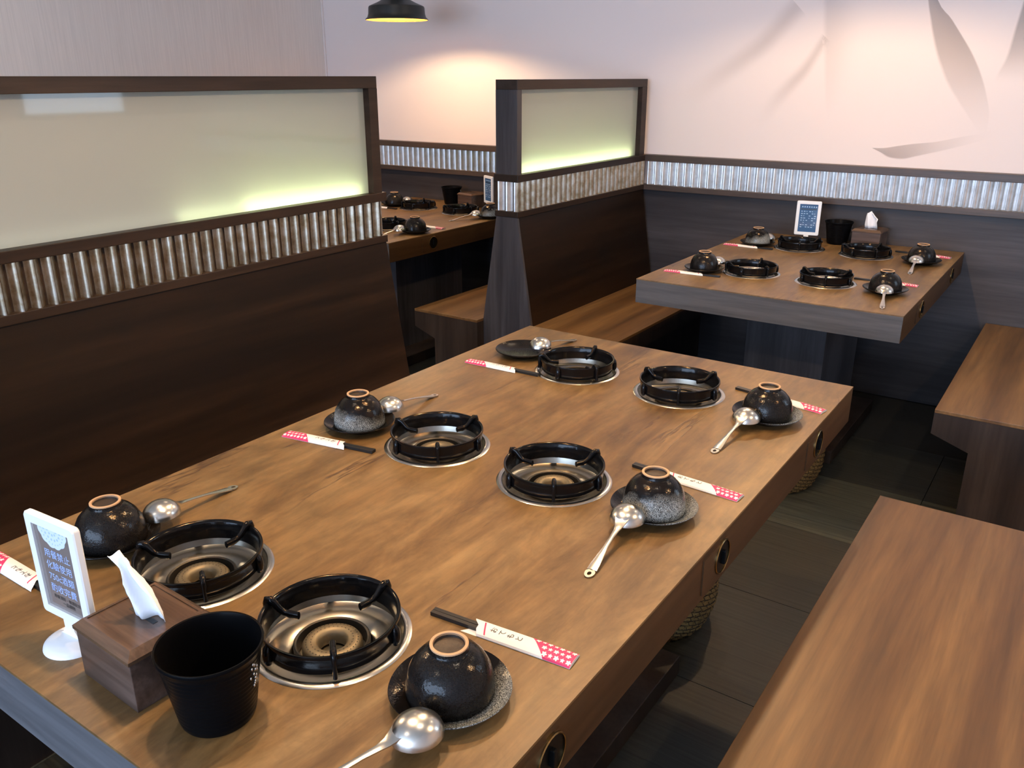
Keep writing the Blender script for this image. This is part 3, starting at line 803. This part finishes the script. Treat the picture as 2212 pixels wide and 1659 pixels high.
    # vertical lettering, head towards the mouth
    for i, ch in enumerate('おてもと'):
        me = text_mesh(ch, 0.0118)
        for q in me.vertices:
            x, y = q.co.x, q.co.y
            X = -0.010 + i * 0.0135 - y; Y = -0.0005 + x
            q.co = (X, Y, surf(X, Y) + 0.0004)
        link_mesh(me, 'lettering', 'ink', so)
    return t
PLA, PLB, BOA, BOB, LAD, CHO = make_plate('plate_a'), make_plate('plate_b'), make_bowl('bowl_a'), make_bowl('bowl_b'), make_ladle(), make_chopsticks()
FT, RT, LT = 'front table', 'back-right table', 'far-left table'
# (plate x, y, plate proto, bowl proto or None, bowl speckle turn, ladle (x, y, end x, end y), place words, table)
settings = [
    (-0.566, 0.682, PLA, BOB, 0.3, (-0.5430, 0.590, -0.609, 0.436), 'near right', FT),
    (-0.565, 1.275, PLA, BOA, -0.6, (-0.576, 1.190, -0.559, 1.030), 'middle right', FT),
    (-0.545, 1.833, PLA, BOB, 0.2, (-0.566, 1.752, -0.573, 1.600), 'far right', FT),
    (-1.275, 0.650, PLB, BOB, 0.0, (-1.262, 0.738, -1.276, 0.905), 'near left', FT),
    (-1.290, 1.262, PLB, BOA, -2.4, (-1.276, 1.348, -1.275, 1.515), 'middle left', FT),
    (-1.281, 1.915, PLB, None, 0.0, (-1.246, 1.950, -1.228, 2.120), 'far left', FT),
    (-0.595, 3.285, PLB, BOB, 0.0, (-0.580, 3.199, -0.558, 3.080), 'front right', RT),
    (-0.585, 3.918, PLB, BOB, 1.0, (-0.590, 3.831, -0.582, 3.690), 'back right', RT),
    (-1.286, 3.248, PLB, BOB, 2.0, (-1.262, 3.336, -1.270, 3.500), 'front left', RT),
    (-1.302, 3.930, PLB, BOA, 0.0, (-1.275, 4.003, -1.275, 4.165), 'back left', RT),
    (-2.848, 3.265, PLB, BOB, 0.0, (-2.880, 3.182, -2.905, 3.020), 'front right', LT),
    (-2.815, 3.870, PLB, BOA, 0.0, (-2.862, 3.798, -2.930, 3.650), 'back right', LT),
    (-3.584, 3.925, PLB, BOB, 0.0, (-3.555, 4.008, -3.52, 4.14), 'back left', LT),
]
for (x, y, pp, bp_, brz, ld, pos, tn) in settings:
    kind = 'dark plate with pale crackled side' if pp is PLA else 'small black stoneware plate'
    under = 'under an upturned bowl' if bp_ else 'holding only a ladle, no bowl'
    place(pp, (x, y, 0.75), 0.0, f'{kind} {under}, {pos} of the {tn}', 'stoneware plates')
    if bp_:
        bk = 'upturned bowl with pale speckled rim' if bp_ is BOA else 'upturned glossy black bowl'
        place(bp_, (x, y, 0.7592), brz, f'{bk} on its plate, {pos} of the {tn}', 'upturned bowls')
    dx, dy = ld[2] - ld[0], ld[3] - ld[1]
    place(LAD, (ld[0], ld[1], 0.7505), math.atan2(dy, dx) + PI / 2, f'steel ladle lying face down on the plate edge, {pos} of the {tn}', 'steel ladles')
# chopsticks: (tip x, y, sleeve-end x, y)
chops = [
    (-0.700, 0.808, -0.468, 0.830, 'near right', FT), (-0.684, 1.431, -0.452, 1.416, 'middle right', FT), (-0.674, 1.988, -0.446, 1.950, 'far right', FT),
    (-1.180, 0.513, -1.412, 0.512, 'near left', FT), (-1.165, 1.176, -1.396, 1.138, 'middle left', FT), (-1.143, 1.783, -1.373, 1.776, 'far left', FT),
    (-0.742, 3.452, -0.512, 3.452, 'front right', RT), (-0.725, 4.122, -0.497, 4.100, 'back right', RT), (-1.190, 3.176, -1.418, 3.166, 'front left', RT), (-1.205, 3.852, -1.432, 3.860, 'back left', RT),
    (-3.030, 3.440, -2.800, 3.432, 'front right', LT), (-3.468, 3.812, -3.698, 3.822, 'back left', LT),
]
for (ax, ay, bx, by, pos, tn) in chops:
    place(CHO, ((ax + bx) / 2, (ay + by) / 2, 0.75), math.atan2(by - ay, bx - ax), f'black chopsticks in a pink flowered paper sleeve, {pos} of the {tn}', 'chopsticks in paper sleeves')

# ================================================================== menu stands, tissue boxes, cups
def menu_stand(label, loc, rz, style):
    t = thing('menu_stand', label, 'menu stand', loc, rz, 'white menu stands')
    W, Hh, z0, b = 0.111, 0.160, 0.036, 0.0145
    tilt = Matrix.Rotation(math.radians(-2), 4, 'X')
    MB().lathe([(0.0, 0.012), (0.020, 0.0115), (0.034, 0.008), (0.041, 0.0035), (0.042, 0.0), (0.0, 0.0)], 48).build('base', 'whiteplastic', t, smooth=50)
    MB().prism([(-0.011, z0 + 0.004), (-0.0105, 0.024), (-0.016, 0.015), (-0.026, 0.009), (0.026, 0.009), (0.016, 0.015), (0.0105, 0.024), (0.011, z0 + 0.004)], -0.005, 0.005).build('neck', 'whiteplastic', t)
    def slab_ring():
        mb = MB(); o = []; i_ = []
        r = 0.006
        def rr(w, h, rad, zc):
            P = []
            for cx, cz, a0 in ((w - rad, h - rad, 0), (-w + rad, h - rad, PI / 2), (-w + rad, -h + rad, PI), (w - rad, -h + rad, 1.5 * PI)):
                for k in range(5):
                    a = a0 + PI / 2 * k / 4; P.append((cx + rad * math.cos(a), zc + cz + rad * math.sin(a)))
            return P
        zc = z0 + Hh / 2
        rings = [(rr(W / 2, Hh / 2, r, zc), -0.0035), (rr(W / 2 - 0.0015, Hh / 2 - 0.0015, r, zc), -0.0055), (rr(W / 2 - b, Hh / 2 - b, 0.001, zc), -0.0055), (rr(W / 2 - b, Hh / 2 - b, 0.001, zc), -0.002),
                 (rr(W / 2 - b, Hh / 2 - b, 0.001, zc), 0.002), (rr(W / 2 - b, Hh / 2 - b, 0.001, zc), 0.0055), (rr(W / 2 - 0.0015, Hh / 2 - 0.0015, r, zc), 0.0055), (rr(W / 2, Hh / 2, r, zc), 0.0035)]
        v = []; f = []
        for P, y in rings: v += [(x, y, z) for x, z in P]
        n = 20; m = len(rings)
        for k in range(m):
            for i in range(n):
                j = (i + 1) % n; k2 = (k + 1) % m; f.append((k * n + i, k * n + j, k2 * n + j, k2 * n + i))
        return mb.add(v, f)
    fr = slab_ring().build('frame', 'whiteplastic', t, smooth=30)
    cw, ch = W / 2 - b, Hh / 2 - b; zc = z0 + Hh / 2
    card = MB().box(-cw, cw, -0.002, 0.002, zc - ch, zc + ch).build('card', 'card_t' if style == 'taupe' else 'card_b', t)
    yf = -0.0023
    def put(me, x, z, nm, mat):
        for q in me.vertices: q.co = (x + q.co.x, yf, z + q.co.y)
        return link_mesh(me, nm, mat, card)
    if style == 'taupe':
        n = 28; pts = [(0.0, yf, zc + ch - 0.001)]
        for k in range(n + 1):
            a = PI + PI * k / n; r = 0.030 + 0.0022 * abs(math.sin(a * 6))
            pts.append((r * math.cos(a) * 1.02, yf, zc + ch - 0.001 + r * 0.95 * math.sin(a)))
        MB().add(pts, [(0, k, k + 1) for k in range(1, n + 1)]).build('lace_print', 'lace', card, fix=False)
        hb = MB()
        for rr, k in ((0.010, 5), (0.018, 8), (0.025, 12)):
            for i in range(k):
                a = PI + PI * (i + 0.5) / k; s_ = 0.0022 if rr < 0.02 else 0.0014
                cx_, cz_ = rr * math.cos(a), zc + ch - 0.001 + rr * 0.95 * math.sin(a)
                hb.add([(cx_ - s_, yf - 0.0002, cz_), (cx_, yf - 0.0002, cz_ - s_ * 0.6), (cx_ + s_, yf - 0.0002, cz_), (cx_, yf - 0.0002, cz_ + s_ * 1.3)], [(0, 1, 2, 3)])
        hb.build('lace_holes', 'print_b', card, fix=False)
        for i, s_ in enumerate(('用餐禁止', '化驗使用', '750c酒類', '酌收完費')):
            put(text_mesh(s_, 0.0145), 0.001, zc + 0.022 - i * 0.0185, 'lettering', 'print_b')
        put(text_mesh('用餐須知・敬請配合', 0.0066), 0.004, zc - ch + 0.0185, 'small_lettering', 'ink')
        put(text_mesh('一品鍋物', 0.0068), 0.006, zc - ch + 0.0105, 'small_lettering', 'ink')
    else:
        rows = MB(); rnd = random.Random(3)
        for i in range(7):
            x = -cw + 0.010 + i * 0.0103
            rows.box(x, x + 0.005, yf - 0.0001, yf, zc + ch - 0.0155, zc + ch - 0.010)
        for j in range(8):
            z = zc + ch - 0.036 - j * 0.0105
            for i in range(6):
                if rnd.random() < 0.8:
                    x = -cw + 0.008 + i * 0.012
                    rows.box(x, x + 0.003 + rnd.random() * 0.006, yf - 0.0001, yf, z, z + 0.0035)
        rows.build('print_rows', 'print_w', card)
        MB().box(-cw + 0.004, cw - 0.006, yf - 0.0001, yf, zc + ch - 0.0265, zc + ch - 0.021).build('print_heading', 'print_d', card)
    return t
menu_stand('white menu stand with card painted table-reflection taupe at the near end of the front table', (-1.072, 0.470, 0.75), 0.07, 'taupe')
menu_stand('white menu stand with card painted daylight-reflection blue at the back of the back-right table', (-1.135, 4.125, 0.755 - 0.005), 0.19, 'blue')
menu_stand('white menu stand with card painted daylight-reflection blue on the far-left table by the partition', (-3.012, 4.125, 0.75), -0.48, 'blue')

def tissue_box(label, loc, rz):
    t = thing('tissue_box', label, 'tissue box', loc, rz, 'wooden tissue boxes')
    w_, d, h, c = 0.066, 0.062, 0.086, 0.010
    MB().box(-w_ + .0025, w_ - .0025, -d + .0025, d - .0025, 0, h - 0.014, 0.001).build('body', 'tissuebox', t)
    v = []; f = []
    for (a, b_, z) in ((w_, d, h - 0.014), (w_, d, h - 0.009), (w_ - c, d - c, h), (w_ - c - 0.004, d - c - 0.004, h), (w_ - c - 0.004, d - c - 0.004, h - 0.002)):
        v += [(-a, -b_, z), (a, -b_, z), (a, b_, z), (-a, b_, z)]
    for k in range(4):
        for i in range(4):
            j = (i + 1) % 4; f.append((k * 4 + i, k * 4 + j, k * 4 + 4 + j, k * 4 + 4 + i))
    f.append((0, 1, 2, 3))
    MB().add(v, f).build('lid_frame', 'tissuetop', t)
    MB().box(-w_ + c + .0042, w_ - c - .0042, -d + c + .0042, d - c - .0042, h - 0.006, h - 0.0015).build('lid_panel', 'tissuetop', t)
    MB().box(-0.028, 0.028, -0.0035, 0.0035, h - 0.0015, h - 0.0011).build('slot', 'ink', t)
    return t
def tissue(label, loc, rz, pts, group):
    """soft standing tissue; pts = (height, half width, sideways lean, fold depth)"""
    nu = 24; v = []; f = []
    for k, (z, hw, lean, dep) in enumerate(pts):
        for i in range(nu + 1):
            u = -1 + 2 * i / nu
            v.append((lean + hw * u, dep * math.sin(u * 4.2 + k * 0.25) + 0.3 * dep * math.sin(u * 9 + k), z + (0.004 * math.sin(u * 3 + 1) if k == len(pts) - 1 else 0)))
    n = nu + 1
    for k in range(len(pts) - 1):
        for i in range(nu): f.append((k * n + i, k * n + i + 1, (k + 1) * n + i + 1, (k + 1) * n + i))
    o = MB().add(v, f).build('tissue', 'tissue', None, smooth=60, fix=False)
    o.location = loc; o.rotation_euler = (0, 0, rz)
    md = o.modifiers.new('thickness', 'SOLIDIFY'); md.thickness = 0.0008
    return tag(o, label, 'tissue', group)
ZB = 0.75 + 0.086
tissue_box('dark wooden tissue box beside the black cup on the front table', (-0.931, 0.497, 0.75), -0.03)
tissue('white tissue pulled up from the tissue box on the front table', (-0.925, 0.497, ZB - 0.001), 0.35,
       [(0, 0.026, 0.006, 0.006), (0.012, 0.027, 0.006, 0.0075), (0.026, 0.0265, 0.003, 0.008), (0.040, 0.0235, 0.000, 0.009), (0.053, 0.0175, -0.006, 0.0085), (0.064, 0.0105, -0.012, 0.006), (0.072, 0.0085, -0.0165, 0.004), (0.082, 0.0125, -0.022, 0.004), (0.090, 0.0135, -0.027, 0.003)], 'tissues')
tissue_box('wooden tissue box beside the black cup on the back-right table', (-0.862, 4.192, 0.75), -0.06)
tissue('white tissue standing up from the tissue box on the back-right table', (-0.865, 4.192, ZB - 0.001), -0.1,
       [(0, 0.030, 0.004, 0.007), (0.014, 0.030, 0.003, 0.008), (0.030, 0.028, 0.002, 0.008), (0.045, 0.029, 0.004, 0.007), (0.055, 0.022, -0.002, 0.005), (0.066, 0.015, -0.006, 0.004), (0.073, 0.012, -0.006, 0.003)], 'tissues')
tissue_box('wooden tissue box beside the black cup on the far-left table', (-3.165, 4.16, 0.75), -0.20)

def cup(label, loc):
    t = thing('cup', label, 'cup', loc, 0, 'black cups')
    prof = [(0.0, 0.004), (0.042, 0.004), (0.0435, 0.010)]
    out = [(0.0, 0.0), (0.0440, 0.0), (0.0458, 0.003)]
    k = 0; z = 0.008
    while z < 0.088:
        r = 0.0458 + (z / 0.105) * 0.0165
        out += [(r, z), (r + 0.0006, z + 0.002), (r + 0.0004, z + 0.0045)]; z += 0.0066
    out += [(0.0600, 0.091), (0.0612, 0.0975), (0.0640, 0.1000), (0.0650, 0.1030), (0.0640, 0.1055), (0.0618, 0.1050), (0.0600, 0.1000)]
    inn = [(0.0575, 0.085), (0.050, 0.04), (0.0435, 0.010), (0.042, 0.004), (0.0, 0.004)]
    MB().lathe(out + inn, 64).build('body', 'cup', t, smooth=45)
    dr = MB()   # drops of water on the wall
    rnd = random.Random(5)
    for i in range(14):
        a = math.radians(20 + rnd.uniform(-7, 7)); z = 0.052 + 0.003 * i * 0.9; r = 0.0458 + z / 0.105 * 0.0165 + 0.0006
        dr.lathe([(0.0012, -0.0016), (0.0016, 0.0), (0.0010, 0.0016), (0.0, 0.0022)], 6, (r * math.cos(a), r * math.sin(a), z))
    dr.build('water_drops', 'steel', t, smooth=60)
    return t
cup('black ridged cup in the near foreground of the front table', (-0.787, 0.494, 0.75))
cup('black ridged cup between menu stand and tissue box on the back-right table', (-1.003, 4.185, 0.75))
cup('black ridged cup against the wall on the far-left table', (-3.345, 4.19, 0.75))

# ================================================================== baskets under the tables
def basket(label, loc, r0, h, liner):
    t = thing('rattan_basket', label, 'basket', loc, 0, 'rattan baskets')
    out = []
    rows = 22
    for k in range(rows + 1):
        u = k / rows; z = h * u
        out.append((r0 * (0.80 + 0.20 * min(1, u / 0.35) ** 0.6), z))
    inn = [(r - 0.008, max(z, 0.006)) for r, z in reversed(out)]
    wv = lambda r, z, a, k: r + (0.0060 * math.sin(22 * a + PI * (k % 2)) if k <= rows else 0)
    MB().lathe([(0, 0.0)] + out + inn + [(0, 0.006)], 132, mod=lambda r, z, a, k: wv(r, z, a, k - 1) if r > 0.05 else r).build('body', 'rattan', t, smooth=60)
    MB().tube([(r0 * math.cos(2 * PI * i / 40), r0 * math.sin(2 * PI * i / 40), h) for i in range(41)], 0.008, 8).build('rim', 'rattan', t, smooth=60)
    if liner:
        v = []; f = []
        n = 14
        for k in range(8):
            for i in range(n + 1):
                a = math.radians(-118 + 46 * i / n); z = h + 0.012 - (h - 0.015) * k / 7
                r = r0 * (0.80 + 0.20 * min(1, max(0, z / h) / 0.35) ** 0.6) + 0.010 + 0.003 * math.sin(i * 1.1)
                v.append((r * math.cos(a), r * math.sin(a), z))
        for k in range(7):
            for i in range(n): f.append((k * (n + 1) + i, k * (n + 1) + i + 1, (k + 1) * (n + 1) + i + 1, (k + 1) * (n + 1) + i))
        o = MB().add(v, f).build('cloth_liner', 'liner', t, smooth=60)
        md = o.modifiers.new('thickness', 'SOLIDIFY'); md.thickness = 0.002
    return t
basket('woven rattan basket with pale liner on the floor under the front table', (-0.878, 1.995, 0), 0.190, 0.25, True)
basket('woven rattan basket on the floor before the back-right table pedestal', (-0.878, 3.085, 0), 0.188, 0.25, False)

# ================================================================== pendant lamps
def make_lamp():
    t = thing('pendant_lamp', '', 'lamp')
    pr = [(0.1665, 0.0), (0.168, 0.003), (0.164, 0.007), (0.156, 0.014), (0.151, 0.030), (0.149, 0.060), (0.146, 0.067), (0.136, 0.072), (0.104, 0.085), (0.076, 0.099), (0.058, 0.117), (0.050, 0.135), (0.048, 0.160), (0.030, 0.170), (0.012, 0.172)]
    ins = [(max(r - 0.0025, 0.0), z - 0.0015 if i else 0.0005) for i, (r, z) in enumerate(pr)]
    MB().lathe(pr, 64).build('shade', 'shade', t, smooth=40)
    MB().lathe(ins, 64).build('shade_lining', 'shadein', t, smooth=40)
    MB().tube([(0, 0, 0.171), (0, 0, 0.20)], 0.010, 12).build('cap', 'shade', t, smooth=40)
    MB().lathe([(0.0, 0.094), (0.012, 0.096), (0.022, 0.104), (0.025, 0.116), (0.021, 0.130), (0.014, 0.140), (0.013, 0.158), (0.0, 0.160)], 24).build('bulb', 'bulb', t, smooth=60)
    return t
LAMP = make_lamp()
lamps = [(-3.30, 3.70, 1.782, 'black pendant lamp hanging over the far-left table', 3.6),
         (-0.95, 3.35, 2.05, 'black pendant lamp over the back-right table', 0.75),
         (-0.93, 0.78, 1.98, 'black pendant lamp over the near end of the front table', 0.95),
         (-0.93, 1.72, 1.98, 'black pendant lamp over the far end of the front table', 0.95),
         (0.75, 1.6, 2.1, 'black pendant lamp over the aisle right of the benches', 0.7),
         (-3.05, 0.9, 1.98, 'black pendant lamp over the booth behind the long partition', 0.9)]
for i, (x, y, z, lb, k) in enumerate(lamps):
    o = place(LAMP, (x, y, z), 0, lb, 'black pendant lamps')
    L = ZC - z - 0.20
    MB().tube([(0, 0, 0.20), (0, 0, 0.20 + L)], 0.003, 8).build('cord', 'shade', o)
    li = bpy.data.lights.new('lamp_light', 'POINT'); li.energy = LAMP_W * k; li.color = LAMP_COL; li.shadow_soft_size = 0.022
    lo = bpy.data.objects.new('lamp_light', li); C.objects.link(lo); lo.parent = o; lo.location = (0, 0, 0.066)

# recessed ceiling downlights
def make_downlight():
    t = thing('ceiling_downlight', '', 'downlight')
    MB().lathe([(0.062, 0.0), (0.062, -0.004), (0.052, -0.006), (0.046, -0.001)], 40).build('trim_ring', 'whiteplastic', t, smooth=50)
    MB().lathe([(0.046, -0.001), (0.0, -0.001)], 40).build('lens', 'bulb', t)
    return t
DOWN = make_downlight()
for (x, y, lb, k) in [(-2.6, 2.6, 'recessed ceiling downlight over the gap between the partitions', 1.0), (-1.5, 3.3, 'recessed ceiling downlight over the short partition', 1.0), (-3.9, 1.2, 'recessed ceiling downlight near the left wall', 3.0),
                      (0.3, 3.2, 'recessed ceiling downlight over the bench by the back wall', 1.0), (-0.2, 0.9, 'recessed ceiling downlight over the foreground bench', 1.0), (-1.6, 0.9, 'recessed ceiling downlight over the front table', 1.0), (-1.0, -1.0, 'recessed ceiling downlight behind the viewer', 1.0)]:
    o = place(DOWN, (x, y, ZC), 0, lb, 'ceiling downlights')
    li = bpy.data.lights.new('downlight_light', 'SPOT'); li.energy = DOWN_W * k; li.color = DOWN_COL; li.spot_size = math.radians(150); li.spot_blend = 1.0; li.shadow_soft_size = 0.04
    lo = bpy.data.objects.new('downlight_light', li); C.objects.link(lo); lo.parent = o; lo.location = (0, 0, -0.012)
